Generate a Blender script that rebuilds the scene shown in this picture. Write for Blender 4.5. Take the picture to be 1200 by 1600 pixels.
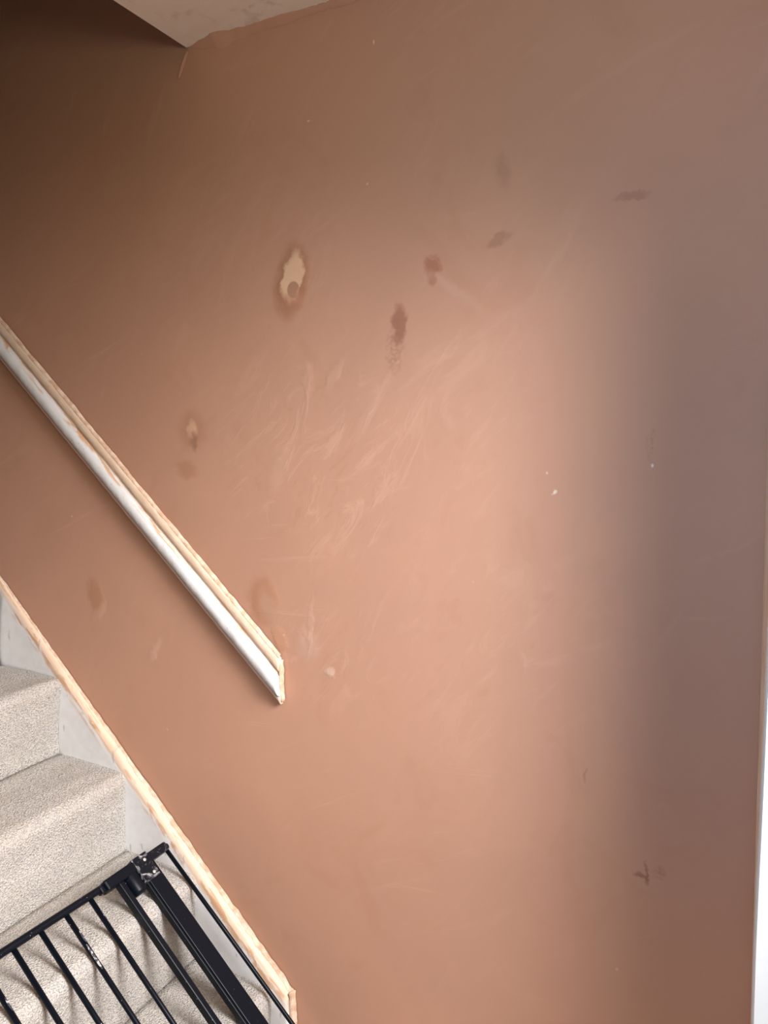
import bpy, bmesh, math, random
from mathutils import Vector, Matrix, noise

for o in list(bpy.data.objects):
    bpy.data.objects.remove(o, do_unlink=True)
S = bpy.context.scene
C = S.collection
R = math.radians

# ---------------------------------------------------------------- camera
cam = bpy.data.cameras.new('camera')
cam.sensor_fit = 'VERTICAL'; cam.sensor_height = 36.0; cam.lens = 27.0
cam.clip_start = 0.02
cam_o = bpy.data.objects.new('camera', cam); C.objects.link(cam_o)
rt = Vector((0.8950, 0.4456, -0.0204)); up = Vector((-0.0268, 0.0994, 0.9947)); fw = Vector((-0.4453, 0.8897, -0.1009))
fw.normalize(); rt = (rt - fw * rt.dot(fw)).normalized(); up = rt.cross(fw)
m = Matrix((rt, up, -fw)).transposed().to_4x4(); m.translation = (0, -1.425, 1.545)
cam_o.matrix_world = m
S.camera = cam_o

# ---------------------------------------------------------------- light and exposure
S.view_settings.view_transform = 'Standard'; S.view_settings.look = 'None'
S.view_settings.gamma = 1.0; S.view_settings.use_curve_mapping = False
S.view_settings.exposure = 0.0
S.cycles.use_denoising = True
S.cycles.max_bounces = 7; S.cycles.diffuse_bounces = 5
w = bpy.data.worlds.new('sky'); S.world = w; w.use_nodes = True
w.node_tree.nodes['Background'].inputs[0].default_value = (0.75, 0.85, 1.0, 1)
w.node_tree.nodes['Background'].inputs[1].default_value = 0.01

def area(name, loc, aim, sx, sy, power, col, spread=180):
    l = bpy.data.lights.new(name, 'AREA'); l.shape = 'RECTANGLE'; l.size = sx; l.size_y = sy
    l.energy = power; l.color = col; l.spread = R(spread)
    o = bpy.data.objects.new(name, l); C.objects.link(o); o.location = loc
    o.rotation_euler = (Vector(aim) - Vector(loc)).to_track_quat('-Z', 'Y').to_euler()
    return o
# daylight falling in through the wide doorway to the right of the wall
area('doorway_daylight', (0.8, -0.7, 2.0), (-0.2, -0.7, 1.4), 0.55, 0.8, 21.6, (1.0, 0.955, 0.95), 90)
area('doorway_daylight', (0.8, -1.0, 2.0), (-0.2, -0.6, 1.2), 0.6, 0.8, 10.8, (1.0, 0.955, 0.95), 90)
# warm hall lamp just below the ceiling
hl = bpy.data.lights.new('hall_lamp', 'POINT'); hl.energy = 6.9; hl.color = (1.0, 0.96, 0.66); hl.shadow_soft_size = 0.09
hl_o = bpy.data.objects.new('hall_lamp', hl); C.objects.link(hl_o); hl_o.location = (-0.5, -1.1, 2.2)
# added cool fill behind the camera, brightens the right end of the wall
area('added_cool_fill', (-0.08, -2.05, 1.6), (0.08, 0, 1.65), 0.5, 1.4, 3.1, (0.06, 0.46, 1.0), 74)

# ---------------------------------------------------------------- node helpers
class NT:
    def __init__(s, name, rough=0.8):
        s.m = bpy.data.materials.new(name); s.m.use_nodes = True
        s.t = s.m.node_tree; s.b = s.t.nodes['Principled BSDF']
        s.b.inputs['Roughness'].default_value = rough
    def n(s, typ, **kw):
        x = s.t.nodes.new(typ)
        for k, v in kw.items(): setattr(x, k, v)
        return x
    def l(s, a, b): s.t.links.new(a, b)
    def put(s, sock, v):
        if isinstance(v, (int, float)): sock.default_value = v
        elif isinstance(v, tuple): sock.default_value = v if len(sock.default_value) == len(v) else v + (1,)
        else: s.l(v, sock)
    def math(s, op, a, b=0.0, c=None, clamp=False):
        x = s.n('ShaderNodeMath', operation=op, use_clamp=clamp)
        s.put(x.inputs[0], a); s.put(x.inputs[1], b)
        if c is not None: s.put(x.inputs[2], c)
        return x.outputs[0]
    def mix(s, f, a, b, blend='MIX'):
        x = s.n('ShaderNodeMix', data_type='RGBA', blend_type=blend)
        s.put(x.inputs['Factor'], f); s.put(x.inputs['A'], a); s.put(x.inputs['B'], b)
        return x.outputs['Result']
    def co(s): return s.n('ShaderNodeTexCoord').outputs['Object']
    def map(s, v, loc=(0, 0, 0), rot=(0, 0, 0), scale=(1, 1, 1), typ='POINT'):
        x = s.n('ShaderNodeMapping', vector_type=typ); s.l(v, x.inputs[0])
        x.inputs['Location'].default_value = loc; x.inputs['Rotation'].default_value = rot; x.inputs['Scale'].default_value = scale
        return x.outputs[0]
    def noise(s, v, scale, detail=3, rough=0.5, dist=0.0, out='Fac'):
        x = s.n('ShaderNodeTexNoise'); s.l(v, x.inputs['Vector'])
        x.inputs['Scale'].default_value = scale; x.inputs['Detail'].default_value = detail
        x.inputs['Roughness'].default_value = rough; x.inputs['Distortion'].default_value = dist
        return x.outputs[out]
    def ramp(s, v, lo, hi, a=0.0, b=1.0):
        x = s.n('ShaderNodeMapRange', interpolation_type='SMOOTHSTEP'); s.put(x.inputs[0], v)
        for i, q in enumerate((lo, hi, a, b)): x.inputs[i + 1].default_value = q
        return x.outputs[0]
    def attr(s, name): return s.n('ShaderNodeAttribute', attribute_name=name).outputs['Fac']
    def color(s, c): s.put(s.b.inputs['Base Color'], c)
    def bump(s, h, strength=0.3, dist=0.002, prev=None):
        x = s.n('ShaderNodeBump'); x.inputs['Strength'].default_value = strength; x.inputs['Distance'].default_value = dist
        s.l(h, x.inputs['Height'])
        if prev is not None: s.l(prev, x.inputs['Normal'])
        s.l(x.outputs[0], s.b.inputs['Normal'])
        return x.outputs[0]


def plaster_material(name, stains=()):
    q = NT(name, 0.62)
    q.b.inputs['Specular IOR Level'].default_value = 0.25
    v = q.co()
    # broad drying tones
    big = q.noise(v, 1.6, 3, 0.5, 0.6)
    c = q.mix(q.ramp(big, 0.35, 0.7), (0.580, 0.324, 0.224), (0.618, 0.344, 0.236))
    mid = q.noise(v, 5.0, 4, 0.6, 1.2)
    c = q.mix(q.ramp(mid, 0.55, 0.75, 0, 0.35), c, (0.545, 0.283, 0.180))
    # trowel sweeps: long thin lighter streaks in three directions
    h = None
    for ang, sc, lo, hi, amt in ((24, (2.4, 1, 22), 0.56, 0.74, 0.30), (58, (3.0, 1, 22), 0.56, 0.74, 0.30), (4, (1.6, 1, 30), 0.60, 0.75, 0.25)):
        vv = q.map(v, (ang * 0.11, 0, 0), (0, R(ang), 0), (1, 1, 1))
        vv = q.map(vv, scale=sc)
        nz = q.noise(vv, 1.0, 5, 0.62, 0.5)
        patch = q.ramp(q.noise(q.map(v, (ang * .37, 3, 1)), 2.6, 2, 0.5), 0.46, 0.62)
        f = q.math('MULTIPLY', q.ramp(nz, lo, hi, 0, amt), patch)
        c = q.mix(f, c, (0.72, 0.43, 0.32))
        h = f if h is None else q.math('ADD', h, f)
    # a denser cluster of overlapping trowel smears in the middle of the wall
    zone = None
    for (zx, zz, zr, za) in ((-0.88, 1.50, 0.34, 0.8), (-0.86, 1.05, 0.20, 0.55), (-0.48, 1.10, 0.30, 0.45), (-1.05, 1.9, 0.4, 0.25), (-0.6, 1.55, 0.3, 0.35)):
        dd = q.n('ShaderNodeVectorMath', operation='DISTANCE'); q.l(v, dd.inputs[0]); dd.inputs[1].default_value = (zx, 0, zz)
        g = q.ramp(dd.outputs['Value'], zr * 0.35, zr, za, 0)
        zone = g if zone is None else q.math('MAXIMUM', zone, g)
    vv = q.map(q.map(v, rot=(0, R(48), 0)), scale=(7, 1, 17))
    n5 = q.noise(vv, 1.0, 6, 0.62, 1.4)
    f = q.math('MULTIPLY', q.math('MULTIPLY', q.ramp(n5, 0.50, 0.68), q.ramp(n5, 0.70, 0.80, 1, 0.4)), q.math('ADD', zone, 0.10))
    c = q.mix(q.math('MULTIPLY', f, 0.55), c, (0.71, 0.42, 0.30)); h = q.math('ADD', h, q.math('MULTIPLY', f, 0.5))
    f = q.math('MULTIPLY', q.ramp(n5, 0.32, 0.42, 1, 0), q.math('ADD', zone, 0.10))
    c = q.mix(q.math('MULTIPLY', f, 0.35), c, (0.53, 0.265, 0.155))
    # small pale lime specks
    vo = q.n('ShaderNodeTexVoronoi'); q.l(v, vo.inputs['Vector']); vo.inputs['Scale'].default_value = 15
    sp = q.math('MULTIPLY', q.ramp(vo.outputs['Distance'], 0.02, 0.06, 1, 0), q.ramp(q.noise(v, 7, 1), 0.60, 0.66))
    c = q.mix(q.math('MULTIPLY', sp, 0.6), c, (0.85, 0.68, 0.55))
    warp = q.n('ShaderNodeVectorMath', operation='MULTIPLY_ADD')
    q.l(q.noise(v, 34, 4, 0.65, 0, 'Color'), warp.inputs[0]); warp.inputs[1].default_value = (0.034,) * 3
    sub = q.n('ShaderNodeVectorMath', operation='SUBTRACT'); q.l(v, sub.inputs[0]); sub.inputs[1].default_value = (0.017,) * 3
    q.l(sub.outputs[0], warp.inputs[2]); wv = warp.outputs[0]
    fine = q.ramp(q.noise(v, 120, 3, 0.7), 0.38, 0.62)
    for (x, z, rx, rz, rot, col, amt, soft, kind) in stains:
        src = v if kind == 'round' else wv
        mp = q.n('ShaderNodeMapping', vector_type='TEXTURE'); q.l(src, mp.inputs[0])
        mp.inputs['Location'].default_value = (x, 0, z); mp.inputs['Rotation'].default_value = (0, R(rot), 0)
        mp.inputs['Scale'].default_value = (rx, 10, rz)
        ln = q.n('ShaderNodeVectorMath', operation='LENGTH'); q.l(mp.outputs[0], ln.inputs[0])
        f = q.ramp(ln.outputs['Value'], 1 - soft, 1 + soft, amt, 0)
        if kind == 'scuff': f = q.math('MULTIPLY', f, fine)
        c = q.mix(f, c, col)
        if kind in ('raise', 'ridge'): h = q.math('ADD', h, q.math('MULTIPLY', f, 1.2))
    q.color(c)
    hh = q.math('ADD', q.math('MULTIPLY', h, 1.0), q.math('MULTIPLY', q.noise(v, 9, 4, 0.55), 0.8))
    b1 = q.bump(hh, 0.25, 0.004)
    q.bump(q.noise(v, 260, 2, 0.6), 0.05, 0.0006, b1)
    return q.m

TAN = (0.48, 0.225, 0.125); PALE = (0.86, 0.56, 0.37); PINK = (0.60, 0.38, 0.29); BROWN = (0.32, 0.135, 0.082); RUST = (0.47, 0.225, 0.135)
stains = [
    (-0.924, 1.873, 0.040, 0.074, 14, (0.44, 0.195, 0.105), 0.75, 0.32, 'raise'),
    (-0.923, 1.882, 0.0255, 0.054, 14, PALE, 0.95, 0.20, 'raise'),
    (-0.918, 1.838, 0.026, 0.014, 0, (0.62, 0.29, 0.19), 0.7, 0.5, 'flat'),
    (-0.9205, 1.857, 0.0155, 0.0175, 0, (0.53, 0.285, 0.19), 1.0, 0.10, 'round'),
    (-0.597, 1.868, 0.020, 0.018, 40, (0.40, 0.16, 0.088), 0.75, 0.30, 'flat'),
    (-0.600, 1.842, 0.009, 0.008, 0, (0.40, 0.16, 0.088), 0.6, 0.5, 'flat'),
    (-0.672, 1.765, 0.014, 0.040, 4, BROWN, 0.68, 0.35, 'flat'),
    (-0.680, 1.720, 0.017, 0.050, 8, BROWN, 0.4, 0.6, 'scuff'),
    (-0.464, 1.902, 0.026, 0.010, -28, (0.38, 0.18, 0.115), 0.5, 0.45, 'flat'),
    (-0.222, 1.945, 0.026, 0.006, -6, (0.36, 0.165, 0.11), 0.45, 0.5, 'flat'),
    (-0.454, 2.028, 0.013, 0.030, -8, (0.42, 0.22, 0.15), 0.35, 0.6, 'flat'),
    (-1.214, 1.560, 0.034, 0.042, 0, RUST, 0.5, 0.6, 'flat'),
    (-1.217, 1.566, 0.015, 0.017, 0, (0.74, 0.46, 0.31), 0.8, 0.5, 'raise'),
    (-1.210, 1.535, 0.010, 0.022, 0, (0.36, 0.18, 0.12), 0.7, 0.5, 'flat'),
    (-1.235, 1.472, 0.028, 0.020, 0, RUST, 0.55, 0.5, 'flat'),
    (-1.029, 1.168, 0.036, 0.054, 0, TAN, 0.7, 0.4, 'raise'),
    (-1.020, 1.160, 0.022, 0.038, -14, (0.60, 0.37, 0.26), 0.6, 0.6, 'flat'),
    (-0.988, 1.085, 0.018, 0.027, -20, (0.62, 0.33, 0.20), 0.75, 0.4, 'raise'),
    (-1.562, 1.140, 0.024, 0.044, -10, TAN, 0.6, 0.5, 'raise'),
    (-1.552, 1.098, 0.026, 0.014, -40, (0.64, 0.40, 0.28), 0.5, 0.6, 'ridge'),
    (-0.192, 0.712, 0.013, 0.004, 0, BROWN, 0.7, 0.6, 'flat'),
    (-0.181, 0.716, 0.003, 0.020, 0, BROWN, 0.7, 0.6, 'flat'),
    (-0.160, 0.724, 0.009, 0.010, 0, BROWN, 0.35, 0.7, 'scuff'),
    (-0.184, 1.516, 0.005, 0.020, 0, BROWN, 0.4, 0.8, 'scuff'),
    (-0.295, 0.886, 0.0022, 0.014, 14, BROWN, 0.35, 0.6, 'flat'),
    (-0.560, 1.826, 0.060, 0.010, 34, (0.66, 0.42, 0.31), 0.3, 0.7, 'flat'),
    (-1.368, 1.016, 0.009, 0.030, 28, (0.70, 0.43, 0.31), 0.5, 0.6, 'ridge'),
    (-0.892, 1.668, 0.012, 0.034, 0, (0.66, 0.39, 0.27), 0.4, 0.6, 'ridge'),
    (-0.826, 1.672, 0.010, 0.034, 34, (0.68, 0.41, 0.29), 0.4, 0.5, 'ridge'),
    (-0.975, 1.470, 0.018, 0.050, 20, (0.68, 0.41, 0.285), 0.35, 0.6, 'ridge'),
    (-0.357, 1.430, 0.0035, 0.005, 0, (0.92, 0.78, 0.66), 0.9, 0.6, 'flat'),
    (-0.871, 2.194, 0.003, 0.0016, 0, (0.90, 0.75, 0.62), 0.8, 0.6, 'round'),
    (-0.716, 2.313, 0.0016, 0.004, 0, (0.90, 0.75, 0.62), 0.8, 0.6, 'round'),
    (-0.182, 1.480, 0.002, 0.003, 0, (0.92, 0.8, 0.7), 0.9, 0.6, 'round'),
    (-0.856, 1.020, 0.012, 0.010, 0, (0.78, 0.55, 0.42), 0.7, 0.6, 'ridge'),
    (-0.905, 1.120, 0.006, 0.060, 6, (0.70, 0.46, 0.35), 0.3, 0.6, 'ridge'),
    (-0.915, 1.075, 0.030, 0.030, 0, (0.66, 0.43, 0.33), 0.4, 0.6, 'ridge'),
]
M = {}
M['plaster'] = plaster_material('fresh_plaster', stains)
M['plaster_plain'] = plaster_material('plaster_plain')

# smeared white ceiling
q = NT('smeared_ceiling', 0.8); v = q.co()
c = q.mix(q.ramp(q.noise(q.map(v, scale=(3, 8, 1)), 1.2, 5, 0.6, 0.8), 0.35, 0.68), (0.90, 0.77, 0.66), (0.92, 0.83, 0.75))
c = q.mix(q.ramp(q.noise(v, 11, 4, 0.6, 0.5), 0.55, 0.70, 0, 0.8), c, (0.68, 0.52, 0.42))
c = q.mix(q.ramp(q.noise(v, 22, 4, 0.6, 0.5), 0.62, 0.7, 0, 0.6), c, (0.85, 0.70, 0.56))
q.color(c); q.bump(q.noise(v, 30, 4), 0.25, 0.003); M['ceiling'] = q.m

# plaster smeared white paint; t = how far down the profile (0 wall/top .. 1 bottom)
def smeared(name, t0, t1, tanlo, tanhi, white=(0.80, 0.80, 0.81)):
    q = NT(name, 0.5); v = q.co(); t = q.attr('t'); s = q.attr('s')
    cx = q.n('ShaderNodeCombineXYZ'); q.l(s, cx.inputs[0]); q.l(t, cx.inputs[1])
    st = q.noise(q.map(cx.outputs[0], scale=(7, 22, 1)), 1.0, 5, 0.62, 0.3)
    st2 = q.noise(q.map(cx.outputs[0], (3, 5, 0), scale=(11, 9, 1)), 1.0, 4, 0.6, 0.4)
    c = q.mix(q.ramp(q.noise(v, 40, 3), 0.3, 0.75), white, tuple(x * 0.94 for x in white))
    tt = q.math('ADD', t, q.math('MULTIPLY', q.math('SUBTRACT', st, 0.5), 0.36))
    f = q.ramp(tt, t0, t1, 1, 0)
    c = q.mix(f, c, q.mix(q.ramp(st2, 0.35, 0.65), (0.80, 0.57, 0.41), (0.85, 0.69, 0.54)))
    band = q.math('MULTIPLY', q.ramp(t, tanlo - 0.08, tanlo, 0, 1), q.ramp(t, tanhi, tanhi + 0.08, 1, 0))
    c = q.mix(q.math('MULTIPLY', band, q.ramp(st2, 0.50, 0.62)), c, (0.66, 0.40, 0.24))
    return q, c, v, cx.outputs[0]
q, c, v, uv = smeared('smeared_rail_paint', 0.30, 0.42, 0.27, 0.40)
c = q.mix(q.math('MULTIPLY', q.ramp(q.noise(v, 55, 4, 0.65), 0.62, 0.68), 0.45), c, (0.70, 0.50, 0.38))
c = q.mix(q.math('MULTIPLY', q.ramp(q.noise(q.map(uv, scale=(70, 22, 1)), 1.0, 3), 0.70, 0.74), 0.7), c, (0.42, 0.40, 0.40))
c = q.mix(q.ramp(q.attr('t'), 0.86, 0.92, 0, 0.8), c, (0.70, 0.46, 0.33))
q.color(c); q.bump(q.noise(v, 70, 4), 0.3, 0.002); M['rail'] = q.m
q, c, v, uv = smeared('smeared_stringer_paint', 0.24, 0.34, 0.16, 0.30, (0.90, 0.91, 0.93))
c = q.mix(q.math('MULTIPLY', q.ramp(q.noise(q.map(v, (5, 0, 0), scale=(60, 1, 14)), 1.0, 3), 0.69, 0.73), 0.5), c, (0.38, 0.38, 0.38))
q.color(c); q.bump(q.noise(v, 45, 4), 0.25, 0.002); M['stringer'] = q.m
q = NT('plaster_crust', 0.8); v = q.co()
c = q.mix(q.ramp(q.noise(v, 38, 4, 0.6), 0.35, 0.65), (0.66, 0.42, 0.28), (0.86, 0.67, 0.52))
q.color(c); q.bump(q.noise(v, 120, 4, 0.7), 0.6, 0.004); M['crust'] = q.m
q = NT('white_gloss', 0.35); v = q.co()
q.color(q.mix(q.ramp(q.noise(v, 6, 3), 0.4, 0.7), (0.84, 0.87, 0.86), (0.82, 0.85, 0.84))); q.bump(q.noise(v, 14, 3), 0.12, 0.003); M['white'] = q.m
q = NT('beige_carpet', 0.95); v = q.co(); q.b.inputs['Specular IOR Level'].default_value = 0.1
vo = q.n('ShaderNodeTexVoronoi'); q.l(v, vo.inputs['Vector']); vo.inputs['Scale'].default_value = 260
n1 = q.noise(v, 330, 2, 0.6)
c = q.mix(q.ramp(n1, 0.36, 0.62), (0.34, 0.315, 0.29), (0.63, 0.615, 0.59))
c = q.mix(q.ramp(vo.outputs['Color'], 0.55, 0.8, 0, 0.7), c, (0.65, 0.60, 0.525))
c = q.mix(q.ramp(q.noise(v, 7, 3, 0.6), 0.45, 0.72, 0, 0.30), c, (0.46, 0.41, 0.355))
q.color(c)
b1 = q.bump(q.noise(q.map(v, scale=(9, 3, 9)), 1.0, 3), 0.35, 0.02)
q.bump(q.math('ADD', n1, vo.outputs['Distance']), 0.75, 0.004, b1); M['carpet'] = q.m
q = NT('black_metal', 0.38); q.b.inputs['Specular IOR Level'].default_value = 0.16; v = q.co()
c = q.mix(q.ramp(q.noise(v, 210, 2, 0.5), 0.745, 0.77), (0.0035, 0.0055, 0.010), (0.62, 0.58, 0.55))
c = q.mix(q.math('MULTIPLY', q.ramp(q.noise(q.map(v, scale=(1, 1, 0.35)), 34, 4, 0.7), 0.66, 0.80), 0.16), c, (0.26, 0.27, 0.32))
q.color(c); M['black'] = q.m
q = NT('black_plastic_with_dried_plaster', 0.34); q.b.inputs['Specular IOR Level'].default_value = 0.2; v = q.co()
c = q.mix(q.ramp(q.noise(q.map(v, scale=(1, 0.6, 1)), 42, 5, 0.7, 1.6), 0.515, 0.70, 0, 0.75), (0.006, 0.008, 0.013), (0.50, 0.49, 0.52))
q.color(c); M['smeared_black'] = q.m
q = NT('plaster_smear', 0.7); v = q.co()
q.color(q.mix(q.ramp(q.noise(v, 95, 4, 0.65), 0.46, 0.64), (0.03, 0.033, 0.045), (0.62, 0.61, 0.61))); M['smear'] = q.m
q = NT('invented_window_glass', 0.05); q.color((0.55, 0.65, 0.72)); M['glass'] = q.m
q = NT('screw_steel', 0.35); q.color((0.75, 0.75, 0.73)); q.b.inputs['Metallic'].default_value = 0.6; M['steel'] = q.m
q = NT('floorboards', 0.5); v = q.co()
q.color(q.mix(q.ramp(q.noise(q.map(v, scale=(2, 30, 1)), 1, 4), 0.3, 0.7), (0.72, 0.66, 0.60), (0.77, 0.71, 0.65))); M['floor'] = q.m
q = NT('magnolia_paint', 0.85); v = q.co()
q.color(q.mix(q.noise(v, 3, 2), (0.66, 0.60, 0.54), (0.70, 0.64, 0.58))); M['paint'] = q.m
q = NT('pale_primer', 0.85); v = q.co()
q.color(q.mix(q.ramp(q.noise(v, 12, 4), 0.4, 0.65), (0.78, 0.68, 0.61), (0.72, 0.57, 0.47))); M['primer'] = q.m
q = NT('bounce_cutting_brown', 0.85); v = q.co()
q.color(q.mix(q.noise(v, 3, 2), (0.20, 0.12, 0.08), (0.23, 0.14, 0.10))); M['bounce_cut'] = q.m  # dark brown for unseen walls, picked to cut bounced light

# ---------------------------------------------------------------- mesh helpers
def obj(name, verts, faces, mat, parent=None, smooth=False, attrs=None, **props):
    me = bpy.data.meshes.new(name); me.from_pydata([tuple(p) for p in verts], [], faces)
    bm = bmesh.new(); bm.from_mesh(me); bmesh.ops.recalc_face_normals(bm, faces=bm.faces); bm.to_mesh(me); bm.free()
    me.materials.append(mat)
    if smooth:
        for p in me.polygons: p.use_smooth = True
    for k, vals in (attrs or {}).items():
        a = me.attributes.new(k, 'FLOAT', 'POINT'); a.data.foreach_set('value', vals)
    o = bpy.data.objects.new(name, me); C.objects.link(o)
    if parent: o.parent = parent
    for k, val in props.items(): o[k] = val
    return o

def boxv(x0, x1, y0, y1, z0, z1):
    V = [(x, y, z) for x in (x0, x1) for y in (y0, y1) for z in (z0, z1)]
    F = [(0, 1, 3, 2), (4, 6, 7, 5), (0, 4, 5, 1), (2, 3, 7, 6), (0, 2, 6, 4), (1, 5, 7, 3)]
    return V, F

def box(name, x0, x1, y0, y1, z0, z1, mat, parent=None, bevel=0.0, **props):
    o = obj(name, *boxv(x0, x1, y0, y1, z0, z1), mat, parent, **props)
    if bevel: soften(o, bevel)
    return o

def soften(o, width, seg=2):
    bm = bmesh.new(); bm.from_mesh(o.data)
    bmesh.ops.bevel(bm, geom=bm.edges[:], offset=width, segments=seg, affect='EDGES', profile=0.5)
    bm.to_mesh(o.data); bm.free()

def empty(name, loc, **props):
    o = bpy.data.objects.new(name, None); C.objects.link(o); o.location = loc; o.empty_display_size = 0.1
    for k, val in props.items(): o[k] = val
    return o

def nz(*p): return noise.noise(Vector(p))

def loft(name, sections, mat, parent=None, caps=True, attrs=None, smooth=True, closed=False, **props):
    n = len(sections[0]); V = [p for s in sections for p in s]; F = []
    for i in range(len(sections) - 1):
        for j in range(n if closed else n - 1):
            a, b = i * n + j, i * n + (j + 1) % n
            F.append((a, b, b + n, a + n))
    if caps:
        F.append(tuple(range(n))); F.append(tuple(range((len(sections) - 1) * n, len(sections) * n)))
    o = obj(name, V, F, mat, parent, smooth, attrs, **props)
    if smooth:
        for p in o.data.polygons:
            if len(p.vertices) > 4: p.use_smooth = False
    return o

# ---------------------------------------------------------------- setting
FLOOR = 0.016; CEIL = 2.407; CX = -1.179
# plastered side wall, very slightly uneven
V, F = [], []; nx, nzz = 84, 92
for i in range(nx + 1):
    for j in range(nzz + 1):
        x = -3.4 + 3.4 * i / nx; z = -0.02 + 4.7 * j / nzz
        y = max(0.0002, 0.002 + 0.0022 * nz(x * 1.7, 2.1, z * 1.7) + 0.0008 * nz(x * 6, 7.3, z * 6))
        if x > -0.05: y *= 0.3
        V.append((x, y, z))
for i in range(nx):
    for j in range(nzz):
        a = i * (nzz + 1) + j; F.append((a, a + nzz + 1, a + nzz + 2, a + 1))
nb = len(V); V += [(-3.4, 0.12, -0.02), (0.0, 0.12, -0.02), (0.0, 0.12, 4.68), (-3.4, 0.12, 4.68)]
F.append((nb, nb + 3, nb + 2, nb + 1))
wall = obj('wall_back', V, F, M['plaster'], None, True, kind='structure', label='freshly plastered pink brown wall beside the stairs')
# ragged plaster fillet where the wall meets the ceiling
secs = []
for i in range(160):
    x = CX + 0.002 + (1.17) * i / 159
    g = 0.012 + 0.010 * nz(x * 9, 1, 0) + 0.006 * nz(x * 30, 4, 0) + 0.003 * nz(x * 90, 4, 0)
    bulge = 0.020 * math.exp(-((x + 1.09) / 0.055) ** 2)
    g = max(0.003, g + bulge * 0.5) * min(1.0, max(0.12, (x - CX) / 0.05))
    secs.append([(x, 0.003, CEIL - g * 0.9), (x, -0.003, CEIL - g * 0.75), (x, -g * 0.6, CEIL - g * 0.25), (x, -g, CEIL - 0.0015), (x, -g, CEIL + 0.002)])
loft('plaster_fillet', secs, M['plaster_plain'], wall, caps=False)
# dried plaster lump under the ceiling corner
secs = []
for i in range(9):
    t = i / 8; cx_ = CX - 0.001 - 0.026 * t; cz = 2.398 - 0.05 * t; r = 0.0075 * math.sin(math.pi * (0.15 + 0.8 * t)) ** 0.7
    secs.append([(cx_ + r * math.cos(a), 0.001 - 0.8 * r * abs(math.sin(a)) , cz + 0.4 * r * math.cos(a)) for a in [math.pi * k / 6 for k in range(7)]])
loft('plaster_lump', secs, M['plaster_plain'], wall, caps=False, label='small finger shaped lump of dried plaster')

# hall ceiling with its open edge to the stairwell
ceil = box('ceiling', CX, 1.5, -2.1, 0.0, CEIL, CEIL + 0.26, M['ceiling'], kind='structure', label='hall ceiling smeared with plaster, cut off at the stairwell')
box('floor', -3.4, 1.5, -2.1, 0.0, FLOOR - 0.1, FLOOR, M['floor'], kind='structure')
box('wall_front', -3.4, 1.5, -2.2, -2.1, FLOOR - 0.1, CEIL, M['bounce_cut'], kind='structure')
box('added_bounce_blocker', -3.4, -1.45, -1.0, -0.9, FLOOR - 0.1, 4.6, M['bounce_cut'], kind='structure')  # unseen wall added to keep hall light out of the stairwell
box('wall_left', -3.5, -3.4, -2.1, 0.0, FLOOR - 0.1, CEIL, M['paint'], kind='structure')
box('baseboard_back', -0.97, -0.001, -0.014, 0.0, FLOOR, 0.105, M['white'], kind='structure', bevel=0.003)
# invented window, unseen, put behind the added fill light
win = box('invented_window', -0.40, 0.24, -2.1, -2.075, 0.85, 2.35, M['white'], kind='structure')
for x0, x1 in ((-0.36, -0.10), (-0.06, 0.20)):
    box('invented_pane', x0, x1, -2.075, -2.068, 0.89, 2.31, M['glass'], win)
# short return wall at the right hand end: leans a little out of plumb
NIB = 0.25; HEAD = 2.06
LEAN = ((-1, 0.0), (0.78, 0.0), (0.875, 0.0008), (0.97, 0.0026), (1.11, 0.0044), (1.25, 0.0059), (2.6, 0.021))
def lean(z):
    for (a, u), (b, w_) in zip(LEAN, LEAN[1:]):
        if z <= b: return u + (w_ - u) * (z - a) / (b - a)
    return LEAN[-1][1]
zs = [FLOOR - 0.02 + (2.42 - FLOOR) * i / 40 for i in range(41)]
secs = [[(-0.0008 + 0.0008 * nz(z * 5, 3, 1), 0.0, z), (lean(z), -NIB, z), (0.12, -NIB, z), (0.12, 0.0, z)] for z in zs]
loft('wall_right', secs, M['primer'], closed=True, smooth=False, kind='structure', label='narrow plastered return at the end of the wall')
box('added_shade_head', 0.03, 0.12, -2.1, 0.0, HEAD, CEIL, M['paint'], kind='structure')  # unseen lintel added to shade the upper part of the wall
secs = [[(lean(z) + 0.0005, -NIB, z), (lean(z) + 0.0015, -NIB - 0.012, z), (lean(z) + 0.004, -NIB - 0.015, z), (0.122, -NIB - 0.015, z), (0.122, -NIB, z)] for z in zs]
loft('door_1', secs, M['white'], closed=True, smooth=False, kind='structure', label='white painted door frame at the right end of the wall')

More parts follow.
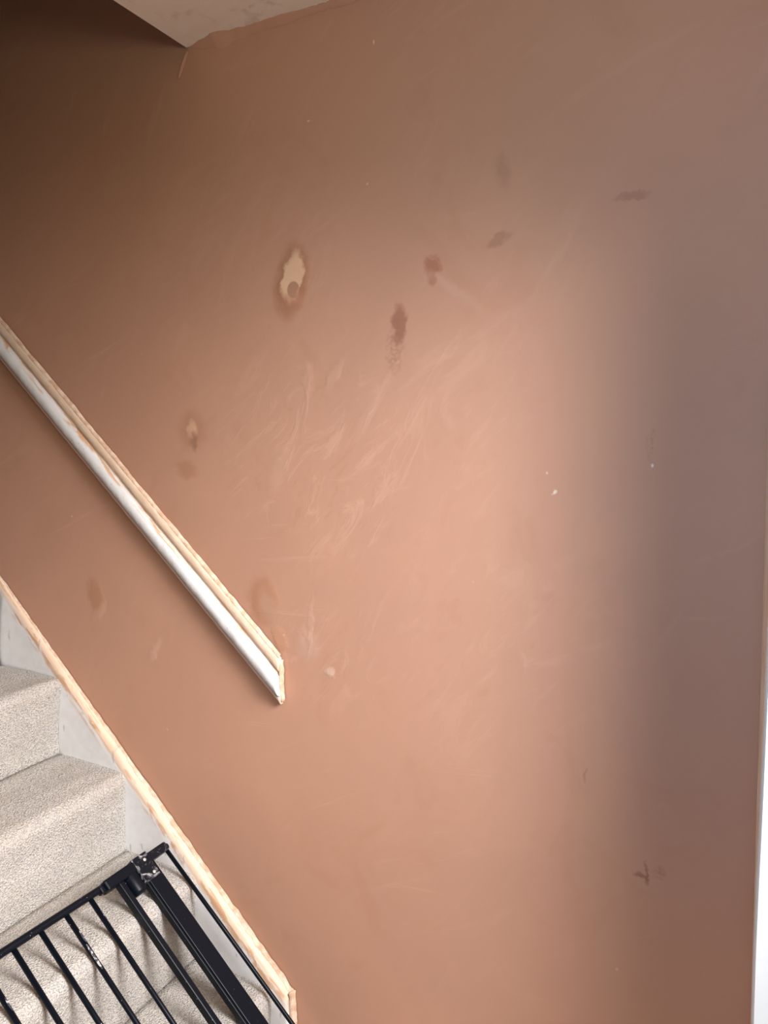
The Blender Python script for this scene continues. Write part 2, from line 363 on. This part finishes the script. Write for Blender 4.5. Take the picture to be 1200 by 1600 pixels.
# ---------------------------------------------------------------- dado rail
RX0 = -0.983; SL = 0.959
def rail_top(x): return 1.041 + SL * (RX0 - x)
prof = [(0.000, 0.0), (0.000, -0.004), (0.005, -0.010), (0.018, -0.0125), (0.027, -0.0125), (0.031, -0.0105), (0.035, -0.0095), (0.039, -0.011), (0.043, -0.0165),
        (0.050, -0.0225), (0.058, -0.0258), (0.067, -0.0266), (0.076, -0.0256), (0.083, -0.0215), (0.088, -0.0130), (0.091, -0.0100), (0.094, -0.0125),
        (0.104, -0.0125), (0.107, -0.0090), (0.107, 0.0)]
dado = empty('dado_rail', (RX0, 0, 1.041), label='white moulded dado rail sloping down the bare plaster wall, smeared with dried plaster', category='dado rail')
secs, T, SS = [], [], []
NS = 360
for i in range(NS + 1):
    x = -3.1 + (3.1 + RX0) * i / NS
    sec = []
    for k, (d, y) in enumerate(prof):
        jag = 0.0018 * nz(x * 42, k * 0.4, 0) + 0.0012 * nz(x * 110, k * 0.7, 5)
        inner = 1 if 0 < k < len(prof) - 1 else 0
        xx = x
        if i == NS: xx = x + inner * 0.0015 * nz(k * 0.9, 3, 1)
        sec.append((xx - RX0, min(0.0, y + inner * jag * 0.6), rail_top(x) - d + jag * (1.6 if k < 3 else 0.5) - 1.041))
        T.append(d / 0.106); SS.append((x + 4) * 1.385)
    secs.append(sec)
loft('moulding', secs, M['rail'], dado, attrs={'t': T, 's': SS})
# plaster crust along the upper edge and over the cut end
secs = []
for i in range(300):
    x = -3.1 + (3.1 + RX0 - 0.002) * i / 299
    h = 0.006 + 0.005 * nz(x * 14, 8, 0) + 0.003 * nz(x * 60, 2, 0)
    z = rail_top(x) - 1.041
    secs.append([(x - RX0, 0.0, z + max(0.001, h)), (x - RX0, -0.004 + 0.001 * nz(x * 50, 1, 1), z + max(0.0, h * 0.6)), (x - RX0, -0.0085 + 0.001 * nz(x * 70, 2, 1), z - 0.003), (x - RX0, -0.006, z - 0.010)])
loft('plaster_crust', secs, M['crust'], dado, caps=False, label='ragged line of dried plaster along the top edge')
secs = []
for i in range(15):
    t = i / 14; z = -0.004 - 0.098 * t
    wd = 0.0045 + 0.0025 * nz(t * 6, 3, 3); dp = 0.009 + 0.004 * math.sin(math.pi * min(1, t * 1.1)) + 0.002 * nz(t * 9, 1, 3)
    secs.append([(-0.002, 0.0, z), (-0.001, -dp, z), (wd * 0.6, -dp * 0.8, z), (wd, -dp * 0.3, z), (wd * 1.1, 0.0, z)])
loft('plaster_end_cap', secs, M['crust'], dado, label='dried plaster over the cut end')

# ---------------------------------------------------------------- staircase
stairs = empty('staircase', (-1.0, -0.45, FLOOR), label='straight flight of beige carpeted stairs against the plaster wall', category='staircase')
SO = Vector((-1.0, -0.45, FLOOR))
def rel(p): return tuple(Vector(p) - SO)
TZ = [0.243, 0.476, 0.6975, 0.920]; NOSE = [-1.022, -1.239, -1.461, -1.682]; FOOT = [-1.038, -1.255, -1.474, -1.7085]
while len(TZ) < 10:
    TZ.append(TZ[-1] + 0.2245); NOSE.append(NOSE[-1] - 0.2215); FOOT.append(FOOT[-1] - 0.2215)
YW, YO = -0.017, -0.88
for k in range(10):
    z0 = FLOOR if k == 0 else TZ[k - 1]; z1 = TZ[k]; xf, xn = FOOT[k], NOSE[k]; xb = FOOT[k + 1] if k < 9 else xn - 0.23
    P = []                                             # section from riser foot, round the nosing, to the back of the tread
    P += [(xf - 0.016, z0 - 0.016), (xf - 0.005, z0 - 0.009), (xf - 0.001, z0 + 0.003)]
    r = 0.028; zc = z1 - r - 0.008
    for i in range(1, 9): P.append((xf + (xn - xf) * (i / 9) ** 1.6, z0 + 0.004 + (zc - z0) * i / 9))
    for i in range(9):
        a = R(90) * i / 8
        P.append((xn - r + r * math.cos(a), zc + r * math.sin(a)))
    for i in range(1, 13):
        t = i / 12; P.append((xn - r + (xb - xn + r) * t, z1 - 0.008 * (1 - t) ** 2))
    P += [(xb - 0.002, z1 - 0.006), (xb - 0.012, z1 - 0.014)]
    secs = []; ny = 40
    for j in range(ny + 1):
        y = YW + (YO - YW) * j / ny; e = min(1, j / 2.0)
        sec = []
        for i, (x, z) in enumerate(P):
            inn = 1 if 2 < i < len(P) - 2 else 0.3
            w1 = 0.006 * nz(x * 20 + k * 7, y * 4.5, z * 20) + 0.003 * nz(x * 60, y * 14 + k, z * 60)
            riser = 1 if i < 12 else 0.6
            # carpet drawn down at its edge by the stringer
            edge = math.exp(-(j / 1.2) ** 2) * 0.006
            sec.append(rel((x + inn * w1 * riser * e - edge * (1 if i < 16 else 0) * inn, y, z + inn * (w1 * 0.9 * e - edge * (0.7 if i >= 13 else 0)))))
        secs.append(sec)
    loft('step', secs, M['carpet'], stairs, caps=False)
# white wall stringer, stained with plaster on its top edge
def str_top(x): return 0.2217 + 1.005 * (-0.9845 - x)
sp = [(0.0, 0.0), (0.0, -0.002), (0.002, -0.010), (0.006, -0.017), (0.013, -0.0225), (0.022, -0.0245), (0.05, -0.0245), (0.10, -0.0245), (0.16, -0.0245), (0.24, -0.0245), (0.36, -0.0245), (0.36, 0.0)]
tval = [0, 0.02, 0.10, 0.17, 0.23, 0.27, 0.36, 0.5, 0.7, 0.85, 1, 1]
secs, T, SS = [], [], []
xs = [-3.3 + (3.3 - 0.9845) * i / 300 for i in range(301)]
for x in xs:
    sec = []
    for k, (d, y) in enumerate(sp):
        jag = (0.0016 * nz(x * 30, k * 0.5, 2) + 0.001 * nz(x * 90, k, 2)) * (1 if k < 6 else 0)
        sec.append(rel((x, min(0.0, y) * (0.45 + 0.55 * max(0.0, min(1.0, (x + 1.95) / 0.6))) + min(0.0, jag * 0.5 * (0 < k)), max(FLOOR, str_top(x) - d + jag))))
        T.append(tval[k]); SS.append((x + 4) * 1.41)
    secs.append(sec)
loft('stringer', secs, M['stringer'], stairs, attrs={'t': T, 's': SS}, label='white wall stringer stained with pink plaster')
# crust of plaster in the joint between wall and stringer
secs = []
for i in range(420):
    x = -3.3 + (3.3 - 0.981) * i / 419
    grow = 0.45 + 0.75 * max(0, min(1, (x + 1.9) / 0.9))
    h = (0.009 + 0.006 * nz(x * 12, 3, 7) + 0.006 * nz(x * 55, 1, 7)) * grow; dp = (0.008 + 0.005 * nz(x * 17, 9, 2) + 0.003 * nz(x * 80, 9, 2)) * grow
    z = str_top(x)
    secs.append([rel((x, 0.0, z + max(0.001, h))), rel((x, -0.0016, z + max(0.0005, h * 0.75))), rel((x, -dp * 0.6, z + h * 0.12 + 0.0008)), rel((x, -max(0.003, dp), z + 0.0006)), rel((x, -max(0.003, dp), z - 0.012))])
loft('plaster_crust', secs, M['crust'], stairs, caps=False, label='ragged cream line of dried plaster above the stringer')
# plumb end of the plaster line
secs = []
for i in range(24):
    t = i / 23; z = str_top(-0.9845) + 0.006 - 0.2 * t
    g = 0.006 + 0.004 * nz(t * 14, 2, 9) + 0.003 * nz(t * 40, 6, 9)
    secs.append([rel((-0.986, 0.0, z)), rel((-0.9835, -0.016 - g * 0.3, z)), rel((-0.9825 + g * 0.4, -0.006, z)), rel((-0.981 + max(0.001, g), -0.001, z)), rel((-0.981 + max(0.001, g), 0.0, z))])
loft('plaster_end_cap', secs, M['crust'], stairs, label='dried plaster down the cut end of the stringer')

# ---------------------------------------------------------------- stair gate lying on the steps
A = R(44.3); D = Vector((math.cos(A), 0, -math.sin(A))); NN = Vector((math.sin(A), 0, math.cos(A)))
G0 = Vector((-1.460, 0, 0.674))
gate = empty('stair_gate', G0, label='black metal stair safety gate lying flat on the carpeted steps, splashed with plaster', category='safety gate')
# gate frame: local x = down the slope, y = along the rail (world y), z = off the steps
gate.matrix_world = Matrix(((D.x, 0, NN.x, G0.x), (0, 1, 0, 0), (D.z, 0, NN.z, G0.z), (0, 0, 0, 1)))
UE = 0.865
def tube(name, pts, r, mat=None, seg=12, label=None, ry=None):
    secs = []; n = len(pts)
    for i, p in enumerate(pts):
        p = Vector(p); d = (Vector(pts[min(i + 1, n - 1)]) - Vector(pts[max(i - 1, 0)])).normalized()
        a = d.cross(Vector((0, 0, 1))).normalized(); b = a.cross(d)
        secs.append([p + a * (ry or r) * math.cos(2 * math.pi * k / seg) + b * r * math.sin(2 * math.pi * k / seg) for k in range(seg)])
    o = loft(name, secs, mat or M['black'], gate, closed=True)
    if label: o['label'] = label
    return o
def gbox(name, u0, u1, y0, y1, z0, z1, mat=None, bev=0.002, parent=None, label=None):
    o = box(name, u0, u1, y0, y1, z0, z1, mat or M['black'], parent or gate, bev)
    if label: o['label'] = label
    return o
def rail_u(y): return 0.203 + 0.030 * (y + 0.05)       # the rail sits slightly out of square, as the gate hangs
# top rail: flattened tube
pts = [(rail_u(y), y, 0.008) for y in (-0.052, -0.2, -0.4, -0.6, -0.80)]
tube('top_rail', pts, 0.0085, ry=0.0085)
pts = [(UE, y, 0.008) for y in (-0.10, -0.3, -0.5, -0.8)]
tube('bottom_rail', pts, 0.0085)
for y in (-0.291, -0.3555, -0.4185, -0.4815, -0.545, -0.608, -0.671, -0.734):
    tube('bar', [(rail_u(y), y, 0.006), (0.5, y, 0.006), (UE, y, 0.006)], 0.0056)
tube('bar', [(0.208, -0.055, 0.004), (0.45, -0.052, 0.004), (0.70, -0.050, 0.004), (UE + 0.01, -0.049, 0.004)], 0.0052, label='slim outer rod nearest the wall')
gbox('gate_stile', 0.205, UE, -0.2215, -0.2065, -0.002, 0.018, bev=0.0025, label='square edge bar of the swinging gate')
gbox('gate_stile', rail_u(-0.80), UE, -0.807, -0.793, -0.002, 0.018, bev=0.0025)
# wide upright of the frame with its inner lip
gbox('frame_post', 0.19, UE + 0.02, -0.150, -0.108, -0.004, 0.014, bev=0.002, label='broad flat upright post of the frame')
gbox('post_lip', 0.245, UE + 0.02, -0.1555, -0.149, -0.006, 0.0105, bev=0.0015)
# plastered stub of rail between the latch and the wall
gbox('rail_end', 0.190, 0.212, -0.128, -0.058, -0.002, 0.020, M['smeared_black'], 0.003, label='rail end smeared with white plaster')
# latch
gbox('latch_sleeve', 0.187, 0.213, -0.256, -0.165, -0.004, 0.026, M['black'], 0.005, label='sliding latch sleeve over the top rail')
gbox('latch_collar', 0.192, 0.209, -0.268, -0.254, 0.0, 0.019, M['black'], 0.004)
lp = gbox('latch_plate', 0.184, 0.248, -0.170, -0.122, 0.000, 0.026, M['smeared_black'], 0.003, label='latch plate smeared with dried plaster')
for (u, y) in ((0.201, -0.139), (0.237, -0.136)):
    secs = [[(u + r * math.cos(2 * math.pi * k / 14), y + r * math.sin(2 * math.pi * k / 14), z) for k in range(14)] for r, z in ((0.0042, 0.0255), (0.0042, 0.0272), (0.003, 0.0282), (0.0012, 0.0284))]
    loft('screw', secs, M['steel'], lp, closed=True)
secs = []
for i, (u, rr) in enumerate(((0.200, 0.0165), (0.204, 0.0185), (0.250, 0.0185), (0.258, 0.0165), (0.259, 0.009), (0.2545, 0.008))):
    secs.append([(u, -0.183 + rr * math.cos(2 * math.pi * k / 20), 0.010 + rr * 0.85 * math.sin(2 * math.pi * k / 20)) for k in range(20)])
o = loft('latch_barrel', secs, M['black'], gate, closed=True, label='round black latch barrel')
# wiped streaks of plaster on two bars
def streak(y, u0, u1, side):
    secs = []
    for i in range(13):
        t = i / 12; u = u0 + (u1 - u0) * t; wd = 0.35 + 0.75 * math.sin(math.pi * t) * (0.7 + 0.5 * nz(t * 7, y * 9, 0))
        secs.append([(u, y + 0.0062 * math.sin(a), 0.006 + 0.0062 * math.cos(a)) for a in [side - wd / 2 + wd * k / 4 for k in range(5)]])
    loft('plaster_streak', secs, M['smear'], gate, caps=False, label='pale streak of dried plaster on a bar')
streak(-0.3555, 0.275, 0.335, -0.3)
streak(-0.3555, 0.243, 0.272, 0.2)
streak(-0.291, 0.232, 0.262, 0.5)
streak(-0.545, 0.262, 0.290, 0.3)
